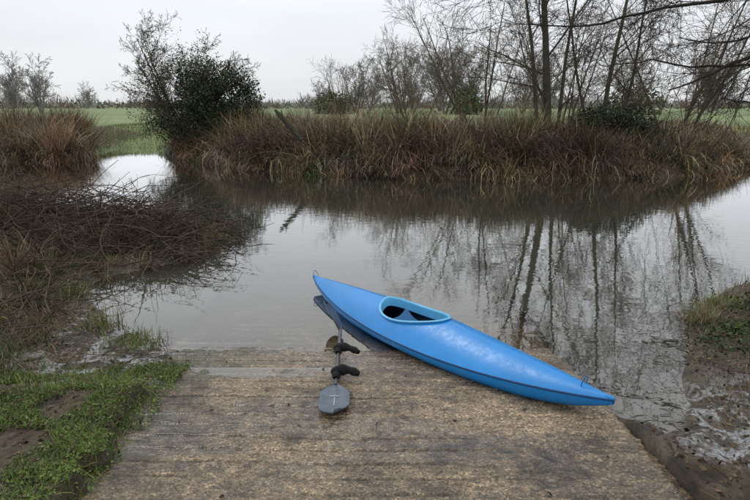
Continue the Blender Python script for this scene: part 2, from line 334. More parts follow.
def tussocks(nc,x0,x1,y0,y1,smin,smax,per,h,rad,cols,wts,wid,ex=None,th=(.35,.9),front=1.,fh=-np.pi/2,hn=1.1,hfun=None):
    cx,cy,cs,cz=scatter(nc,x0,x1,y0,y1,smin,smax,ex);n=len(cx)
    w=np.cumsum(np.array(wts)/sum(wts)); f0=np.clip(.5+(fbm(cx,cy,1.3,47)-.5)*2.6+rng.normal(size=n)*.2,0,.999)
    ci=np.minimum(np.searchsorted(w,f0),len(cols)-1);m=rng.random(n)<.4;ci=np.where(m,rng.choice(len(cols),n,p=np.array(wts)/sum(wts)),ci)
    cc=jit(n,np.array(cols)[ci],.2)
    ch=h*(.45+1.1*fbm(cx,cy,hn,45))*rng.uniform(.6,1.25,n)*(1-.35*front*ss(1.,0,cs))
    if hfun is not None: ch=ch*hfun(cx,cy)
    bend=rng.uniform(.4,2.2,n);sh=rng.uniform(0,6.28,n)
    k=n*per;i=np.repeat(np.arange(n),per)
    a=rng.uniform(0,6.28,k);r=np.abs(rng.normal(size=k))*rad
    x=cx[i]+np.cos(a)*r;y=cy[i]+np.sin(a)*r
    head=a+rng.normal(size=k)*.5;m=rng.random(k)<.4;head=np.where(m,sh[i]+rng.normal(size=k)*.4,head)
    f=ss(1.0,0,cs)[i]*front;m=rng.random(k)<f*.6;head=np.where(m,fh+rng.normal(size=k)*.7,head)
    th0=np.abs(rng.normal(size=k))*th[0]*.6+r/rad*th[0]*.4+.2*f;th1=np.abs(rng.normal(size=k))*th[1]*bend[i]+1.1*f*rng.random(k)
    col=jit(k,cc[i],.22);m=rng.random((k,1))<.12;col=np.where(m,DRK,col)
    return blades(np.stack([x,y,np.repeat(cz,per)-.05],1),head,th0,th1,ch[i]*rng.uniform(.5,1.15,k),rng.uniform(*wid,k),col)
# ------------------------------------------------------------ far bank reeds
def bank(name,x0,x1,y0,y1,nc,smax,h,hfun,ex=None,wts=(2.2,)):
    cols=[DRK,BRN,ST2,STR,RED,GRY,GRN];wts=(1.7,3,3,wts[0]*1.15,1.1,2.0,.6)
    A=tussocks(nc,x0,x1,y0,y1,-.05,smax,58,h,.17,cols,wts,(.012,.032),ex,hfun=hfun,th=(.42,1.0))
    x,y,s,z=scatter(nc*12,x0,x1,y0,y1,-.1,smax,ex);k=len(x)
    ci=rng.choice(7,k,p=np.array(wts)/sum(wts));f=ss(.8,0,s)
    head=np.where(rng.random(k)<.7*f,-np.pi/2+rng.normal(size=k)*.6,rng.uniform(0,6.28,k))
    B=blades(np.stack([x,y,z+rng.random(k)*.4*(1-f)],1),head,np.abs(rng.normal(size=k))*.8+.5*f,np.abs(rng.normal(size=k))*1.3+f,h*rng.uniform(.25,.8,k)*hfun(x,y),rng.uniform(.012,.028,k),jit(k,np.array(cols)[ci],.3))
    m=k//8; ii=rng.integers(0,k,m); ps=[]
    for i in ii:
        hh=h*hfun(x[i],y[i])*rng.uniform(.7,1.35); hd=rng.uniform(0,6.28);sl=rng.uniform(.3,1.6);d=np.array([math.cos(hd)*sl,math.sin(hd)*sl,1.])
        pt=wander(np.array([x[i],y[i],z[i]]),d,hh,5,.18,-.25*rng.random()); ps.append((pt,np.linspace(.009,.004,5),np.array([.14,.09,.06])*rng.uniform(.4,1.8),3))
    J=join([A,B,tubes(ps)]);return mk(name,J[0],J[1],M_reed,J[2])
def hf(x,y): return 1.-.25*ss(5.5,8,x)-.1*ss(8,11,x)
bank('riverbank_reeds',-8.4,13.5,16,28,2500,4.0,1.22,hf)
bank('riverbank_reeds',-30,-10.2,21,31,1300,3.2,1.42,lambda x,y:1.+0*x,lambda x,y:(x<-.475*y-.1)&(x>-.72*y-2),(1.3,))
x,y,s,z=scatter(22000,-30,26,19,40,3.2,9,lambda x,y:(x>-8)|(x<-.475*y)); k=len(x)
V,F,C=blades(np.stack([x,y,z],1),rng.uniform(0,6.28,k),np.abs(rng.normal(size=k))*.3,np.abs(rng.normal(size=k))*.7,rng.uniform(.2,.6,k),rng.uniform(.015,.03,k),jit(k,np.where(rng.random((k,1))<.5,STR*.7,np.array([.12,.15,.05])),.2))
mk('rough_grass',V,F,M_grass,C)
x,y,s,z=scatter(30000,-16,-8.4,23,60,.02,99,lambda x,y:(x>-.475*y)); k=len(x)
V,F,C=blades(np.stack([x,y,z],1),rng.uniform(0,6.28,k),np.abs(rng.normal(size=k))*.3,np.abs(rng.normal(size=k))*.6,rng.uniform(.05,.2,k),rng.uniform(.015,.03,k),jit(k,np.where(rng.random((k,1))<.2,ST2,np.array([.135,.185,.065])),.2))
mk('field_grass',V,F,M_grass,C)
# ------------------------------------------------------------ ivy-clad willow on the far bank
def blob_leaves(c,r,n,size,col,hole=.45,seed=0):
    d=rng.normal(size=(n,3));d/=np.linalg.norm(d,axis=1)[:,None]
    rad=rng.random(n)**.45
    lump=.6+.75*fbm(d[:,0]*2+d[:,2],d[:,1]*2-d[:,2],.6,seed+50,3)
    p=np.array(c)+d*rad[:,None]*lump[:,None]*np.array(r)
    cn=fbm(p[:,0]+p[:,1]*.7,p[:,2]+p[:,1]*.4,.4,seed+60,3); m=cn>hole-.1*rng.random(n); p=p[m];cn=cn[m]
    cc=jit(len(p),col,.35)*(.45+1.3*ss(.4,.75,cn))[:,None]
    return leaves(p,rng.uniform(size*.5,size*1.3,len(p)),cc)
BK=(.06,.055,.040);TW=(.085,.062,.045)
def multi_tree(name,x,y,stems,hh,prm,maxlev,col=BK,colt=TW,extra=None,r=.12,spread=.35,dirs=None):
    z=gz(x,y)-.1;ps=[]
    for i in range(stems):
        a=rng.uniform(0,6.28);d=np.array([math.cos(a)*spread,math.sin(a)*spread,1.]);h1=hh*(.7+.45*rng.random());r1=r*(.7+.5*rng.random())
        if dirs: d=np.array(dirs[i][0],float);h1=dirs[i][1];r1=dirs[i][2]
        st=np.array([math.cos(a)*.12*stems**.5,math.sin(a)*.12,0])
        if dirs and len(dirs[i])>3: st[0]=dirs[i][3]-x
        grow(ps,wander(st,d,h1,10,.05,.02),r1,.012,0,maxlev,prm,col,colt)
    if extra: extra=[(v-np.array([x,y,z]),f,c) for v,f,c in extra]
    o=tree(name,ps,extra=extra);o.location=(x,y,z);return o
def again(o,x,y,rz,sc):
    n=link(bpy.data.objects.new(o.name.split('.')[0],o.data));n.location=(x,y,gz(x,y)-.1);n.rotation_euler=(0,0,rz);n.scale=(sc,)*3;return n
prW=dict(n=[9,7,5,5],start=[.1,.1,.1,.1],ang=[45,45,42,38],len=[.42,.5,.5,.5],rr=.5,rmin=.0055,wob=.14,bias=[.05,.01,0,0])
ivy=[blob_leaves((-5.9,23.3,2.4),(1.75,1.4,1.25),16000,.045,[.030,.046,.018],.43,1),
     blob_leaves((-6.8,23.6,3.0),(1.3,1.0,.9),4500,.04,[.034,.05,.02],.49,5),
     blob_leaves((-7.7,23.8,3.3),(1.6,1.3,1.7),7500,.035,[.06,.068,.03],.50,2),
     blob_leaves((-8.8,24.2,2.2),(1.2,1.2,1.5),5500,.035,[.08,.072,.036],.50,3),
     blob_leaves((-6.8,23.3,1.3),(2.0,1.3,.9),8000,.045,[.036,.045,.02],.46,4)]
multi_tree('ivy_clad_willow_tree',-7.3,24.0,10,3.9,prW,4,col=(.06,.055,.036),colt=(.09,.08,.05),extra=ivy,r=.06,spread=.5)
ps=[]
for i in range(560):
    x0=rng.normal(-8.2,.9);y0=rng.normal(23.7,.4)
    a=rng.uniform(0,6.28);ps.append((x0,y0,a))
ar=np.array(ps);sv_=sd(ar[:,0],ar[:,1]);hv_=height(ar[:,0],ar[:,1],sv_);ps=[]
for (x0,y0,a),s0,h0 in zip(ar,sv_,hv_):
    if s0<0: continue
    pt=wander(np.array([x0,y0,h0]),np.array([math.cos(a)*.35,math.sin(a)*.35,1]),rng.uniform(.7,1.5),5,.12,0)
    ps.append((pt,np.linspace(.011,.004,5),np.array([.30,.16,.085])*rng.uniform(.5,1.2),3))
V,F,C=tubes(ps);mk('osier_shrub',V,F,M_bark,C)
# dark bramble thickets tangled through the reeds
ps=[];n=2600
cxs=np.array([(1.2,17.9,1.1,.95),(3.4,17.6,1.0,.9),(4.9,17.9,.8,1.0),(-.9,18.9,.8,.8),(-3.6,20.2,.9,.9),(6.6,17.7,.7,.7),(9.6,18.8,.8,.65)])
for i in range(n):
    c=cxs[rng.integers(0,len(cxs))];x0=c[0]+rng.normal()*c[2]*.55;y0=c[1]+rng.normal()*.4
    hd=rng.uniform(0,6.28);sl=rng.uniform(.3,1.8);ln=rng.uniform(.5,1.3)*c[3]
    pt=wander(np.array([x0,y0,.55+.5*rng.random()*c[3]]),np.array([math.cos(hd)*sl,math.sin(hd)*sl-.2,1.]),ln,6,.24,-.24)
    ps.append((pt,np.linspace(.009,.004,6),np.array([.085,.052,.042])*rng.uniform(.4,1.7),3))
lv=[]
for j,c in enumerate(cxs[:6]): lv.append(blob_leaves((c[0],c[1]-.1,1.0),(c[2],.55,.55*c[3]),900,.034,[.06,.055,.025],.46,j+20))
T_=tubes(ps);J=join([T_]+lv);mk('bramble_thicket',J[0],J[1],M_leaf,J[2])
# ------------------------------------------------------------ bare trees on the far bank (right)
prA=dict(n=[15,8,6,4],start=[.14,.12,.1,.1],ang=[50,44,42,38],len=[.33,.5,.5,.5],rr=.38,rmin=.0055,wob=.12,bias=[.05,.01,0,0])
multi_tree('bare_alder_tree',5.5,19.6,3,10.5,prA,4,dirs=[((.0,0,1),10.5,.15,5.55),((-.13,.05,1),8.5,.075,5.35),((.14,.1,1),8,.07,5.8)])
multi_tree('bare_alder_tree',8.0,21.0,3,9.0,prA,4,dirs=[((.02,0,1),9,.10,8.0),((.3,0,1),7.5,.07,8.3),((-.22,0,1),7,.06,7.6)],col=(.075,.068,.05))
prB=dict(n=[10,7,5,4],start=[.1,.12,.1,.1],ang=[40,42,40,38],len=[.42,.5,.5,.5],rr=.42,rmin=.005,wob=.12,bias=[.05,.01,0,0])
o=multi_tree('bare_willow_tree',3.9,22.0,6,4.6,prB,3,r=.045,spread=.5,col=(.12,.10,.07),colt=(.16,.125,.085))
again(o,10.8,21.5,2.1,1.15);again(o,7.0,22.5,4.0,1.0);again(o,1.6,24.5,5.2,.8);again(o,-1.2,26.5,1.2,.62)
v,f,c=join([blob_leaves((7.4,18.9,1.45),(1.4,.9,.72),11000,.04,[.028,.042,.018],.42,7),blob_leaves((8.4,19.0,1.2),(.9,.7,.5),4000,.038,[.04,.045,.022],.45,8)])
ob=mk('bramble_bush',v,f,M_leaf,c)
ps=[];pt=wander(np.array([-2.25,18.4,1.0]),np.array([-.60,.1,.62]),1.25,7,.03,0);ps.append((pt,np.array([.085,.085,.08,.082,.075,.07,.03]),np.array([.045,.045,.032]),10))
pt2=wander(pt[4],np.array([-.2,-.2,1.]),.3,4,.05,0);ps.append((pt2,np.linspace(.03,.012,4),np.array([.06,.06,.035]),6))
V,F,C=tubes(ps);mk('broken_log',V,F,M_bark,C,True)
# ------------------------------------------------------------ willow overhanging from the right bank
ps=[]
T0=np.array([10.2,6.2,gz(10.2,6.2)-.1])
grow_pr=dict(n=[0,16,7,4],start=[.1,.06,.08,.1],ang=[40,44,45,40],len=[.4,.30,.5,.55],rr=.38,rmin=.004,wob=.17,bias=[.0,-.02,-.03,-.02])
DK=(.035,.03,.024);DT=(.05,.038,.028)
trunk=np.array([T0,[10.1,6.6,1.6],[9.9,7.2,2.9],[9.6,8.0,4.2],[9.3,8.6,5.6]]);ps.append((trunk,np.array([.32,.27,.24,.2,.15]),np.array(DK),12))
def limb(pts,r0,r1,n1=16):
    pts=np.array(pts,dtype=float)
    t=np.linspace(0,len(pts)-1,4*len(pts))
    q=np.stack([np.interp(t,np.arange(len(pts)),pts[:,k]) for k in range(3)],1)
    for _ in range(2): q[1:-1]=(q[:-2]+q[1:-1]*2+q[2:])/4
    q[1:]+=np.cumsum(rng.normal(size=(len(q)-1,3))*.028,axis=0)
    grow(ps,q,r0,r1,1,4,grow_pr|{'n':[0,n1,7,4]},DK,DT)
limb([[9.9,7.2,2.9],[8.6,8.8,3.5],[7.2,10.4,3.25],[6.1,11.0,2.6],[5.3,11.2,2.2]],.09,.010,20)
limb([[9.7,7.7,3.6],[8.5,9.3,4.1],[7.0,10.6,3.85],[5.2,11.2,3.6],[3.6,11.4,3.35],[2.4,11.5,3.5]],.06,.006,20)
limb([[9.9,7.2,2.9],[8.7,9.2,3.1],[7.2,10.6,2.75],[6.1,11.3,2.7],[4.9,11.6,2.95],[4.1,11.7,2.75]],.045,.006)
limb([[9.5,8.2,4.6],[8.2,9.8,4.6],[6.5,10.8,4.2],[5.0,11.2,4.3],[3.2,11.5,3.95],[1.6,11.8,4.1]],.05,.006)
limb([[9.9,7.2,2.9],[8.9,9.2,2.7],[7.7,10.8,2.45],[7.0,11.2,2.25],[6.4,11.3,2.3]],.045,.008)
limb([[9.6,8.0,4.2],[8.3,9.8,3.9],[7.2,11,3.4],[6.4,11.5,3.1],[5.7,11.6,3.2]],.045,.008)
limb([[9.3,8.6,5.6],[8,10,6.2],[6.5,11,6.3],[5,11.6,5.6]],.07,.01,12)
tree('overhanging_willow_tree',ps)
# ------------------------------------------------------------ distant trees
prD=dict(n=[14,9,6,5],start=[.12,.1,.1,.1],ang=[48,42,40,38],len=[.45,.5,.5,.5],rr=.42,rmin=.022,wob=.10,bias=[.06,.03,0,0])
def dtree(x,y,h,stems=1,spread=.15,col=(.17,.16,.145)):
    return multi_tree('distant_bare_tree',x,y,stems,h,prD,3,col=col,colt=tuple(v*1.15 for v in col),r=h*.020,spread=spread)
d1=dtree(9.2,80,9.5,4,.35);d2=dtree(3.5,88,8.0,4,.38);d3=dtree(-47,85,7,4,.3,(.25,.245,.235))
for (o,x,y,r,s) in [(d2,-2.8,90,1,.8),(d1,15.5,95,2,.95),(d2,6.3,98,4,.9),(d3,-60,98,2,1.2),(d1,50,90,3,.95),(d2,36,84,5,1.),(d1,22,90,4,.9),(d2,28,100,1.5,1.1),(d1,-1,120,5,.8),(d2,12,110,.4,1.2),(d1,-12,150,2.2,.75),(d3,-90,150,.5,1.1),(d3,-76,160,3,.9),(d1,62,110,1,1.)]: again(o,x,y,r,s)
def dbush(x,y,r,h,col):
    v,f,c=blob_leaves((x,y,h*.4+.3),(r,r,h*.6),3500,.2,col,.47,int(abs(x)))
    mk('distant_bush',v,f,M_leaf,c)
dbush(-5.5,80,3.0,3.4,[.085,.10,.055]);dbush(11.5,76,2.0,4.2,[.08,.11,.05]);dbush(32,75,3.5,4,[.11,.105,.07])
nc=420;cx=rng.uniform(-270,270,nc);cy=rng.uniform(150,235,nc);chh=2.0+4.6*fbm(cx,cx*0,30,71)**1.3*rng.uniform(.5,1.4,nc);chh=np.where(cx<-45,chh*1.15,chh)
per=85;i=np.repeat(np.arange(nc),per);k=len(i);a=rng.uniform(0,6.28,k);th=np.arccos(rng.uniform(.1,1,k));rr=rng.uniform(.25,.8,k)*chh[i]
root=np.stack([cx[i]+np.sin(th)*np.cos(a)*rr*1.2,cy[i]+np.sin(th)*np.sin(a)*rr,.3+np.cos(th)*rr],1)
colc=jit(nc,np.where(rng.random((nc,1))<.35,np.array([.17,.18,.145]),np.array([.22,.20,.18])),.12)  # pale grey-brown hedge twigs, distance haze painted into the colour
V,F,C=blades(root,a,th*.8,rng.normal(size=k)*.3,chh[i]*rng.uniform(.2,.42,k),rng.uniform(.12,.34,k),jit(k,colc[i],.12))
n=9000;x=rng.uniform(-270,270,n);y=rng.uniform(160,250,n);B=leaves(np.stack([x,y,.4+rng.random(n)*2.2*fbm(x,x*0,20,75)*1.6],1),rng.uniform(.3,.9,n),jit(n,[.17,.165,.14],.15))  # low hedge filler, same haze-paled colour
J=join([(V,F,C),B]);mk('distant_treeline',J[0],J[1],M_leaf,J[2])
# ------------------------------------------------------------ near-left bank vegetation
L_ST=np.array([.26,.20,.12]);L_DK=np.array([.055,.040,.027])
def patch(n,x0,x1,y0,y1,smin,smax,hmin,hmax,cols,wts,wid=(.006,.014),ex=None,th=(.4,1.4)):
    x,y,s,z=scatter(n,x0,x1,y0,y1,smin,smax,ex);k=len(x)
    ci=rng.choice(len(cols),k,p=np.array(wts)/sum(wts));col=jit(k,np.array(cols)[ci],.25)
    h=rng.uniform(hmin,hmax,k)*(.5+fbm(x,y,.5,81))
    return blades(np.stack([x,y,z-.01],1),rng.uniform(0,6.28,k),np.abs(rng.normal(size=k))*th[0],np.abs(rng.normal(size=k))*th[1],h,rng.uniform(*wid,k),col)
NC=[L_DK,BRN*.8,ST2*.75,L_ST,np.array([.06,.085,.02])];NW=[2.6,2.8,2.2,2.3,1.8]
J=join([
 tussocks(430,-9,-2.4,6.9,12.6,.0,9,90,.52,.10,NC,NW,(.005,.013),None,(.8,1.6),.6,-.8,.8),
 tussocks(160,-5.2,-2.75,4.9,7.4,.2,9,95,.34,.08,NC,NW,(.004,.010),lambda x,y:(x<-3.0-.1*(y<5.6)),(.9,1.6),.6,-.8,.8),
 tussocks(95,-4.4,-2.35,2.6,4.9,.2,9,100,.30,.07,NC,NW,(.003,.008),lambda x,y:(x<-2.3-.33*(y-2.6)),(.9,1.6),.3,0,.8),
 patch(9000,-8,-2.4,4.0,11,.05,9,.08,.3,NC,NW,(.004,.010),lambda x,y:(x<-2.9)|(y>7.4),(.9,1.2))])
mk('bank_grass',J[0],J[1],M_reed,J[2])
ps=[];n=3200
u=rng.random(n);X0=-2.5-4.0*u+rng.normal(size=n)*.28;Y0=8.55+.55*u*2+rng.normal(size=n)*.62
m=rng.random(n)<.25;X0=np.where(m,rng.uniform(-6.5,-2.9,n),X0);Y0=np.where(m,rng.uniform(4.6,8.6,n),Y0)
S0=sd(X0,Y0);H0=height(X0,Y0,S0)
for i in range(n):
    if S0[i]<-.32 or (m[i] and S0[i]<0.1): continue
    x0,y0=X0[i],Y0[i];base=max(H0[i],0);zz=base+abs(rng.normal())*(.08 if m[i] else .26*(1-min(1,abs(y0-8.9-u[i])*.5)))+.02
    a=rng.normal()*.6+ (0 if rng.random()<.6 else 1.5);ln=rng.uniform(.2,1.0);d=np.array([math.cos(a),math.sin(a),rng.normal()*.33+.03])
    if rng.random()<.5:d[:2]*=-1
    pt=wander(np.array([x0,y0,zz]),d,ln,5,.19,-.04);r=rng.uniform(.0025,.010)
    ps.append((pt,np.linspace(r,r*.4,5),np.array([.070,.050,.038])*rng.uniform(.25,1.8),4))
for i in range(34):
    x0=rng.uniform(-6.5,-2.6);y0=rng.uniform(8.4,10.2)
    pt=wander(np.array([x0,y0,max(gz(x0,y0),0)]),np.array([rng.normal()*.6,rng.normal()*.3,.8]),rng.uniform(.4,.9),6,.13,0);ps.append((pt,np.linspace(.006,.002,6),np.array([.07,.045,.03]),4))
V,F,C=tubes(ps);mk('brushwood_heap',V,F,M_bark,C,True)
n=1200;lf=rng.random(n)<.6;X0=np.where(lf,rng.uniform(-4.2,-1.7,n),rng.uniform(1.66,3.6,n));Y0=np.where(lf,rng.uniform(2.6,7,n),rng.uniform(2.2,6.2,n));S0=sd(X0,Y0);H0=height(X0,Y0,S0);ps=[]
for i in range(n):
    if S0[i]<.02: continue
    a=rng.uniform(0,6.28);pt=wander(np.array([X0[i],Y0[i],H0[i]+.012]),np.array([math.cos(a),math.sin(a),rng.normal()*.12]),rng.uniform(.06,.4)*(1 if lf[i] else .6),5,.15,0);r=rng.uniform(.0015,.005)
    ps.append((pt,np.linspace(r,r*.5,5),np.array([.11,.075,.045])*rng.uniform(.3,1.5),4))
V,F,C=tubes(ps);mk('fallen_twigs',V,F,M_bark,C)
x,y,s,z=scatter(15000,-4,4,2.2,6.5,.02,9,lambda x,y:(x<-1.55)|((x>1.63)&(rng.random(len(x))<1)));k=len(x)
x2=rng.uniform(-1.6,1.55,60);y2=rng.uniform(2.3,4.5,60)
c=np.concatenate([np.stack([x,y,z+.008],1),np.stack([x2,y2,ramp_z(y2)+.01],1)]);k=len(c)
V,F,C=leaves(c,rng.uniform(.006,.024,k),jit(k,np.where(rng.random((k,1))<.45,np.array([.12,.08,.042]),np.array([.045,.032,.022])),.4),.55,.7)
mk('leaf_litter',V,F,M_leaf,C)
wm=lambda x,y:(fbm(x,y,.38,91)+.10*(fbm(x,y,.08,92)-.5)>.41)&(x<-1.38-.05*(y-2.5)+.4*(fbm(y,y*0,.3,5)-.5))
x,y,s,z=scatter(95000,-3.2,-1.2,2.1,4.4,.05,9,wm);k=len(x)
kp=rng.random(k)<np.clip(1.25*ss(-1.35,-1.75,x)+.12,0,1)*(.30+.70*ss(.35,.6,fbm(x,y,.14,95)));x=x[kp];y=y[kp];z=z[kp];k=len(x);k1=int(k*.55)
zz=np.maximum(z,np.where(x>RX0,ramp_z(y)+.004,-9))
cg=jit(k,np.where(rng.random((k,1))<.72,np.array([.085,.145,.024]),np.array([.16,.19,.05])),.35)*(.4+1.1*fbm(x,y,.2,93))[:,None];cg=np.where(rng.random((k,1))<.12,BRN,cg)
lv=leaves(np.stack([x,y,zz+.008+.028*rng.random(k)],1)[:k1],rng.uniform(.004,.014,k1),cg[:k1],.6,.5)
k2=k-k1;bl=blades(np.stack([x,y,zz],1)[k1:],rng.uniform(0,6.28,k2),np.abs(rng.normal(size=k2))*.6,np.abs(rng.normal(size=k2))*1.3,rng.uniform(.03,.12,k2),rng.uniform(.002,.005,k2),cg[k1:])
J=join([lv,bl]);mk('foreground_weeds',J[0],J[1],M_grass,J[2])
def tuft(cx,cy,r,n,h,cols,wts,smin=.0):
    x=cx+rng.normal(size=n)*r;y=cy+rng.normal(size=n)*r;s=sd(x,y);m=s>smin;x=x[m];y=y[m];z=height(x,y);k=len(x)
    ci=rng.choice(len(cols),k,p=np.array(wts)/sum(wts))
    return blades(np.stack([x,y,np.maximum(z,-.03)],1),rng.uniform(0,6.28,k),np.abs(rng.normal(size=k))*.55,np.abs(rng.normal(size=k))*1.2,rng.uniform(.4,1.1,k)*h,rng.uniform(.003,.007,k),jit(k,np.array(cols)[ci],.3))
G1=[.085,.14,.025];G2=[.14,.18,.045]
parts=[tuft(*a) for a in [(-2.65,5.35,.09,300,.26,[G1,L_ST,BRN],[3,2,2],-.05),(-2.15,4.95,.14,420,.15,[G1,G2,BRN],[2,1,1],-.1),(-3.35,6.3,.1,300,.2,[G1,L_ST],[3,1],-.1),(-2.5,9.0,.15,420,.3,[G1,L_ST,BRN],[3,2,2],-.2),(-3.0,6.9,.15,260,.25,[G1,L_ST],[3,1],-.1),(-2.35,3.9,.2,400,.12,[G1,G2,BRN],[2,1,1],0),(-3.1,5.0,.15,300,.22,[G1,BRN],[1,2],0),(-2.9,4.3,.2,350,.2,[G1,BRN,L_ST],[1,2,1],0)]]
J=join(parts);mk('grass_tufts',J[0],J[1],M_grass,J[2])
parts=[patch(13000,3.1,9,5.2,8.2,.0,9,.08,.26,[G1,G2,L_ST,BRN,L_DK],[1.8,.6,3,3,3],(.003,.009),lambda x,y:fbm(x,y,.35,97)>.44,(.7,1.5)),
 patch(4500,2.3,4.5,3.0,5.4,.05,9,.05,.18,[G1,L_ST,BRN,L_DK],[1,2,2,3],(.003,.006),lambda x,y:fbm(x,y,.35,98)>.52,(.8,1.5))]+[tuft(*a) for a in [(3.2,5.45,.08,260,.26,[L_ST,BRN,G1],[2,2,1],-.1),(3.6,5.9,.16,420,.2,[G1,G2,L_ST],[2,1,1],-.1),(3.35,5.1,.14,260,.12,[G1,G2],[2,1],-.1)]]
# ivy leaves creeping over the right bank
x,y,s,z=scatter(9000,2.6,6,4.4,7.4,.05,9,lambda x,y:fbm(x,y,.4,99)>.5);k=len(x)
parts.append(leaves(np.stack([x,y,z+.02+.06*rng.random(k)],1),rng.uniform(.010,.026,k),jit(k,[.032,.05,.018],.4),.8,.4))
J=join(parts);mk('bank_grass',J[0],J[1],M_grass,J[2])
def stones(name,lst):
    Vs=[];Fs=[];Cs=[];o=0
    th=np.linspace(0,2*np.pi,13)[:-1];ph=np.linspace(.01,np.pi-.01,8)
    for (x,y,z,r) in lst:
        TH,PH=np.meshgrid(th,ph);d=np.stack([np.sin(PH)*np.cos(TH),np.sin(PH)*np.sin(TH),np.cos(PH)],-1)
        rr=r*(.55+.9*vn(d[...,0]*1.6+x*9,d[...,1]*1.6+d[...,2]*2+y*9,.7,3))[...,None]
        v=d*rr*np.array([1,1.15,.55])+np.array([x,y,z]);Vs.append(v.reshape(-1,3))
        i=np.arange(7)[:,None];j=np.arange(12)[None];a=i*12+j;b2=i*12+(j+1)%12
        Fs.append(np.stack([a,a+12,b2+12,b2],-1).reshape(-1,4)+o);o+=96
        Cs.append(np.tile(np.array([.075,.055,.038])*rng.uniform(.3,1.3),(96,1)))
    return mk(name,np.concatenate(Vs),np.concatenate(Fs),M_bark,np.concatenate(Cs),True)
lst=[]
for i in range(130):
    x0=rng.normal(1.72,.07) if i<60 else rng.uniform(1.7,3);y0=rng.uniform(2.3,3.7) if i<60 else rng.uniform(2.3,4.3)
    zg=gz(x0,y0); 
    if zg<-.08: continue
    lst.append((x0,y0,zg-.003,rng.uniform(.004,.016)))
stones('bank_stones',lst)
# ------------------------------------------------------------ kayak
M_kay=plain('kayak_blue_plastic',(.007,.225,.62),.34,.5,0,.10,3,.06,60,.12);
M_kayd=plain('kayak_seam',(.004,.05,.16),.5,.4);M_rim=plain('kayak_rim',(.13,.47,.78),.35,.5,0,.1,8);M_seat=plain('kayak_seat',(.05,.20,.42),.5,.4)
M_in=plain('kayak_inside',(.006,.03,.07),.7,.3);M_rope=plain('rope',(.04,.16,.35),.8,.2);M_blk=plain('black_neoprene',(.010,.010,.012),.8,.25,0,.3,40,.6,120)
kay=link(bpy.data.objects.new('kayak',None))
HL=1.97;nxk=420;sx=np.linspace(-1,1,nxk);xk=sx*HL
def bm(x):
    s=np.abs(x/HL);return .315*np.clip(1-s**2.0,0,1)**.93+.008
def zsh(x): s=x/HL;return .135+.10*np.abs(s)**2.2
def zke(x): s=np.abs(x/HL);return .0+.20*s**5
def zdk(x): s=x/HL;return .175*(1-np.abs(s)**1.8)+.012+.02*np.exp(-((s-.12)/.25)**2)
def deckz(x,y):
    u=np.clip(np.abs(y)/bm(x),0,1);us=np.sqrt(u*u+.002)-.0447;return zsh(x)+zdk(x)*(1-.6*u**2.2-.4*np.minimum(us/.956,1)**1.0)
nu=57;u=np.linspace(-1,1,nu)
XX,UU=np.meshgrid(xk,u,indexing='ij');YY=UU*bm(XX)
x0,aa,ww=-.03,.43,.195
def wof(xn): return ww*(1-.30*xn)
xn=(XX-x0)/aa; rr=np.sqrt(xn**2+(YY/wof(np.clip(xn,-1.2,1.2)))**2)
inside=rr<1
F=grid_faces(nxk,nu);fin=inside.ravel()[F].all(1);F=F[~fin]
th=np.arctan2(YY/wof(np.clip(xn,-1,1)),xn)
used=np.zeros(XX.size,bool);used[F.ravel()]=True;snap=used.reshape(XX.shape)&inside
XX=np.where(snap,x0+aa*np.cos(th),XX);YY=np.where(snap,wof(np.cos(th))*np.sin(th),YY)
ZZ=deckz(XX,YY)
mk('deck',np.stack([XX,YY,ZZ],-1),F,M_kay,None,True,kay)
ph=np.linspace(-np.pi/2,np.pi/2,41);XH,PH=np.meshgrid(xk,ph,indexing='ij')
YH=bm(XH)*np.sign(np.sin(PH))*np.abs(np.sin(PH))**.75;ZH=zsh(XH)-(zsh(XH)-zke(XH))*np.abs(np.cos(PH))**.7
mk('hull',np.stack([XH,YH,ZH-.001],-1),grid_faces(nxk,41)[:,::-1],M_kay,None,True,kay)
for sg,nm in((1,'seam_left'),(-1,'seam_right')):
    an=np.linspace(0,2*np.pi,9);pr=np.stack([np.cos(an)*.006,np.sin(an)*.008],1)
    V=np.stack([np.repeat(xk[:,None],9,1),sg*(bm(xk)[:,None]+pr[:,0]),zsh(xk)[:,None]-.004+pr[:,1]],-1);mk(nm,V,grid_faces(nxk,9),M_kayd,None,True,kay)
nt_=120;tt=np.linspace(0,2*np.pi,nt_);cx=x0+aa*np.cos(tt);cy=wof(np.cos(tt))*np.sin(tt)
nx_=np.gradient(cy);ny_=-np.gradient(cx);nl=np.sqrt(nx_**2+ny_**2);nx_/=nl;ny_/=nl
nx_[0]=nx_[-1]=1;ny_[0]=ny_[-1]=0
pr=np.array([(-.006,-.07),(-.008,0),(-.008,.012),(-.002,.020),(.008,.021),(.016,.018),(.019,.012),(.016,.008),(.006,.006),(.004,-.012)])
cz=deckz(cx,cy)
V=np.stack([cx[:,None]+nx_[:,None]*pr[:,0],cy[:,None]+ny_[:,None]*pr[:,0],cz[:,None]+pr[:,1]],-1)
mk('cockpit_coaming',V,grid_faces(nt_,len(pr)),M_rim,None,True,kay)
gx=np.linspace(-.8,.8,60);gy=np.linspace(-1,1,25);GX,GY=np.meshgrid(gx,gy,indexing='ij')
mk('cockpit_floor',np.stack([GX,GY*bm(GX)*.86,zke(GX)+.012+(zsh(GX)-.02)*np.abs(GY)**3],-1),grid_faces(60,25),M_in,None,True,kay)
gx=np.linspace(-1,1,30);gy=np.linspace(-1,1,25);GX,GY=np.meshgrid(gx,gy,indexing='ij')
sz=.035+.075*np.abs(GY)**2.5+.09*np.clip(-GX,0,1)**3+.02*GX**2
mk('seat',np.stack([-.19+GX*.18,GY*.175*(1-.15*GX**2),sz],-1),grid_faces(30,25),M_seat,None,True,kay)
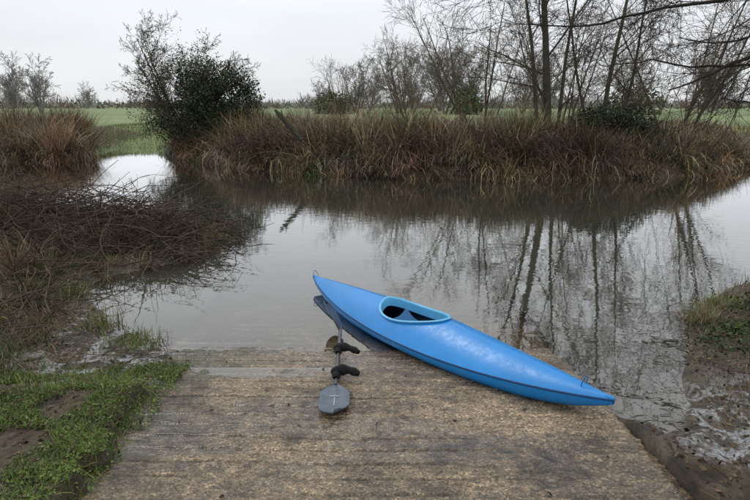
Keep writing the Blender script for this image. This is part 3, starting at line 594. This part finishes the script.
def looptube(name,pts,r,mat,parent,sides=8):
    pts=np.array(pts,float);V,F,C=tubes([(pts,np.full(len(pts),r) if np.isscalar(r) else np.array(r),np.ones(3),sides)]);return mk(name,V,F,mat,None,True,parent)
for sg,nm in((1,'bow_rope_loop'),(-1,'stern_rope_loop')):
    xx=sg*(HL-.22 if sg>0 else HL-.06);zb=float(deckz(np.array([xx]),np.array([0.]))[0])
    t=np.linspace(-.15,np.pi+.15,16);R=.05
    looptube(nm,[(xx+sg*.02*math.sin(a),R*.55*math.cos(a),zb+R*1.25*math.sin(a)) for a in t],.0035,M_rope,kay)
for sg in(1,-1):
    xx=sg*(HL-.012);looptube('end_cap_%d'%(1 if sg>0 else 2),[(xx-sg*.05,0,float(zsh(xx))+.0),(xx,0,float(zsh(xx))+.002),(xx+sg*.016,0,float(zsh(xx))+.003),(xx+sg*.02,0,float(zsh(xx))+.003)],[.018,.017,.010,.001],M_kay,kay,10)
kay.location=(.40,4.95,-.005);
dirv=Vector((2.2,-3.26,.17)).normalized();side=Vector((0,0,1)).cross(dirv).normalized();up=dirv.cross(side)
Rm=Matrix((dirv,side,up)).transposed();Rm=Rm@Matrix.Rotation(math.radians(3),3,'X');kay.rotation_euler=Rm.to_euler()
# ------------------------------------------------------------ paddle
M_sh=plain('paddle_shaft_metal',(.10,.10,.11),.35,.5,.6);M_bld=plain('paddle_blade_plastic',(.085,.11,.145),.45,.5,0,.25,12,.1,80,.1);M_bd2=plain('paddle_blade_dark',(.02,.03,.045),.4);M_mark=plain('paddle_mark',(.5,.5,.5),.5)
pad=link(bpy.data.objects.new('kayak_paddle',None))
A=np.array([-.285,3.90,ramp_z(3.90)+.035]);B=np.array([-.315,5.02,.10])
looptube('shaft',np.linspace(A,B,12),.0155,M_sh,pad,12)
def blade(name,root,d,nrm,ln,w,mat):
    d=unit(np.array(d,float));nrm=np.array(nrm,float);nrm=unit(nrm-d*np.dot(nrm,d));sdv=np.cross(d,nrm)
    n=34;m=17;t=np.linspace(0,1,n);v=np.linspace(-1,1,m);Tm,Vm=np.meshgrid(t,v,indexing='ij')
    prof=(.08+.92*ss(0,.38,t))*(np.clip(1-(np.clip((t-.72)/.28,0,1))**2.6,0,1)**.5);prof=np.maximum(prof,.02)
    W=w*.5*(prof[:,None]*Vm); Lx=ln*(Tm+.05*Vm*ss(.5,1,Tm))
    th_=.005+.010*np.exp(-(Vm/.16)**2)*(1-ss(.35,.8,Tm));spoon=.012*(Tm**2)+.012*Vm**2
    top=root+Lx[...,None]*d+W[...,None]*sdv+(spoon+th_)[...,None]*nrm;bot=root+Lx[...,None]*d+W[...,None]*sdv+(spoon-th_)[...,None]*nrm
    F1=grid_faces(n,m);F2=grid_faces(n,m,n*m)[:,::-1]
    bd=np.concatenate([np.arange(m),np.arange(1,n)*m+m-1,(n-1)*m+np.arange(m-2,-1,-1),np.arange(n-2,0,-1)*m]);b2=np.roll(bd,-1)
    F3=np.stack([bd,bd+n*m,b2+n*m,b2],1)
    mk(name,np.concatenate([top.reshape(-1,3),bot.reshape(-1,3)]),np.concatenate([F1,F2,F3]),mat,None,True,pad);return d,nrm,sdv
r0=A-np.array([0,-.03,.004])
d,nr,sv=blade('near_blade',r0,(.03,-1,.068),(0,.07,1),.50,.21,M_bld)
def strip(name,c,u,v,lu,lv,nrm,mat):
    c=np.array(c);V=[c-u*lu-v*lv,c+u*lu-v*lv,c+u*lu+v*lv,c-u*lu+v*lv];V+= [q_-nrm*.002 for q_ in V]
    mk(name,V,np.array([[0,1,2,3],[7,6,5,4],[0,4,5,1],[1,5,6,2],[2,6,7,3],[3,7,4,0]]),mat,None,False,pad)
strip('blade_mark_bar',r0+d*.25+nr*.0195,sv,d,.036,.004,nr,M_mark);strip('blade_mark_stem',r0+d*.33+nr*.0175,d,sv,.066,.003,nr,M_mark)
blade('far_blade',B-np.array([0,.02,0]),(-.30,.82,.17),(.75,-.1,.6),.50,.20,M_bd2)
def mitt(name,c,dx,s):
    c=np.array(c);pts=[];rs=[]
    for t_ in np.linspace(0,1,12): pts.append(c+np.array([-.045+.215*t_,.02*math.sin(t_*3)+dx*t_,.006+.02*math.sin(t_*3.1)]));rs.append(s*(.001+.05*math.sin(min(1,t_*2.4+.1)*1.57)*(1-.35*ss(.3,.75,t_))-.006*ss(.8,1,t_)+.010*math.sin(t_*17)*.5))
    looptube(name,pts,rs,M_blk,pad,14)
    looptube(name+'_cuff_end',[pts[-1]-np.array([.002,0,0]),pts[-1]+np.array([.003,0,0])],[rs[-1],.001],M_blk,pad,14)
    looptube(name+'_sleeve',[c+np.array([0,-.085,0]),c+np.array([0,-.06,0]),c,c+np.array([0,.06,0]),c+np.array([0,.09,0])],[.018,.030,.038,.030,.018],M_blk,pad,14)
mitt('mitt_1',A+(B-A)*.16+np.array([0,0,.012]),-.03,.85);mitt('mitt_2',A+(B-A)*.58+np.array([0,0,.01]),-.09,.75)
# ------------------------------------------------------------ camera, light, sky
cam=bpy.data.cameras.new('camera');co=link(bpy.data.objects.new('camera',cam));co.location=(0,0,2.1);co.rotation_euler=(math.radians(90-14),0,0)
cam.lens=28.2;cam.sensor_width=36;cam.clip_end=3000;cam.clip_start=.05;S.camera=co
w=bpy.data.worlds.new('World');S.world=w;w.use_nodes=True;nt=w.node_tree;bg=nt.nodes['Background']
sky=N(nt,'ShaderNodeTexSky',sky_type='NISHITA');sky.sun_disc=False;sky.sun_elevation=math.radians(50);sky.sun_rotation=math.radians(-40)
tc=N(nt,'ShaderNodeTexCoord');sx_=N(nt,'ShaderNodeSeparateXYZ');L(nt,tc.outputs['Generated'],sx_.inputs[0])
cr=N(nt,'ShaderNodeValToRGB');e=cr.color_ramp.elements;e[0].position=0;e[0].color=(.755,.775,.805,1);e[1].position=1;e[1].color=(.97,.99,1.,1)
x_=cr.color_ramp.elements.new(.18);x_.color=(.85,.88,.92,1);x_=cr.color_ramp.elements.new(.45);x_.color=(.97,.99,1.,1)
L(nt,sx_.outputs[2],cr.inputs[0])
nz=N(nt,'ShaderNodeTexNoise',Scale=2.2,Detail=5.);mpw=N(nt,'ShaderNodeMapping');mpw.inputs['Scale'].default_value=(1,1,4);L(nt,tc.outputs['Generated'],mpw.inputs[0]);L(nt,mpw.outputs[0],nz.inputs['Vector'])
mz=N(nt,'ShaderNodeMapRange');mz.inputs[1].default_value=.3;mz.inputs[2].default_value=.7;mz.inputs[3].default_value=.92;mz.inputs[4].default_value=1.07;L(nt,nz.outputs['Fac'],mz.inputs[0])
sc=N(nt,'ShaderNodeVectorMath',operation='SCALE');L(nt,cr.outputs[0],sc.inputs[0]);L(nt,mz.outputs[0],sc.inputs['Scale'])
s2=N(nt,'ShaderNodeVectorMath',operation='SCALE');L(nt,sky.outputs[0],s2.inputs[0]);s2.inputs['Scale'].default_value=.006
ad=N(nt,'ShaderNodeVectorMath',operation='ADD');L(nt,sc.outputs[0],ad.inputs[0]);L(nt,s2.outputs[0],ad.inputs[1]);L(nt,ad.outputs[0],bg.inputs['Color']);bg.inputs['Strength'].default_value=1.03
sun=bpy.data.lights.new('sun','SUN');so=link(bpy.data.objects.new('sun',sun));sun.energy=.7;sun.angle=math.radians(20);sun.color=(1,.975,.93)
so.rotation_euler=Vector((.41,-.49,-.77)).to_track_quat('-Z','Y').to_euler()
S.view_settings.view_transform='Standard';S.view_settings.look='None';S.view_settings.exposure=0
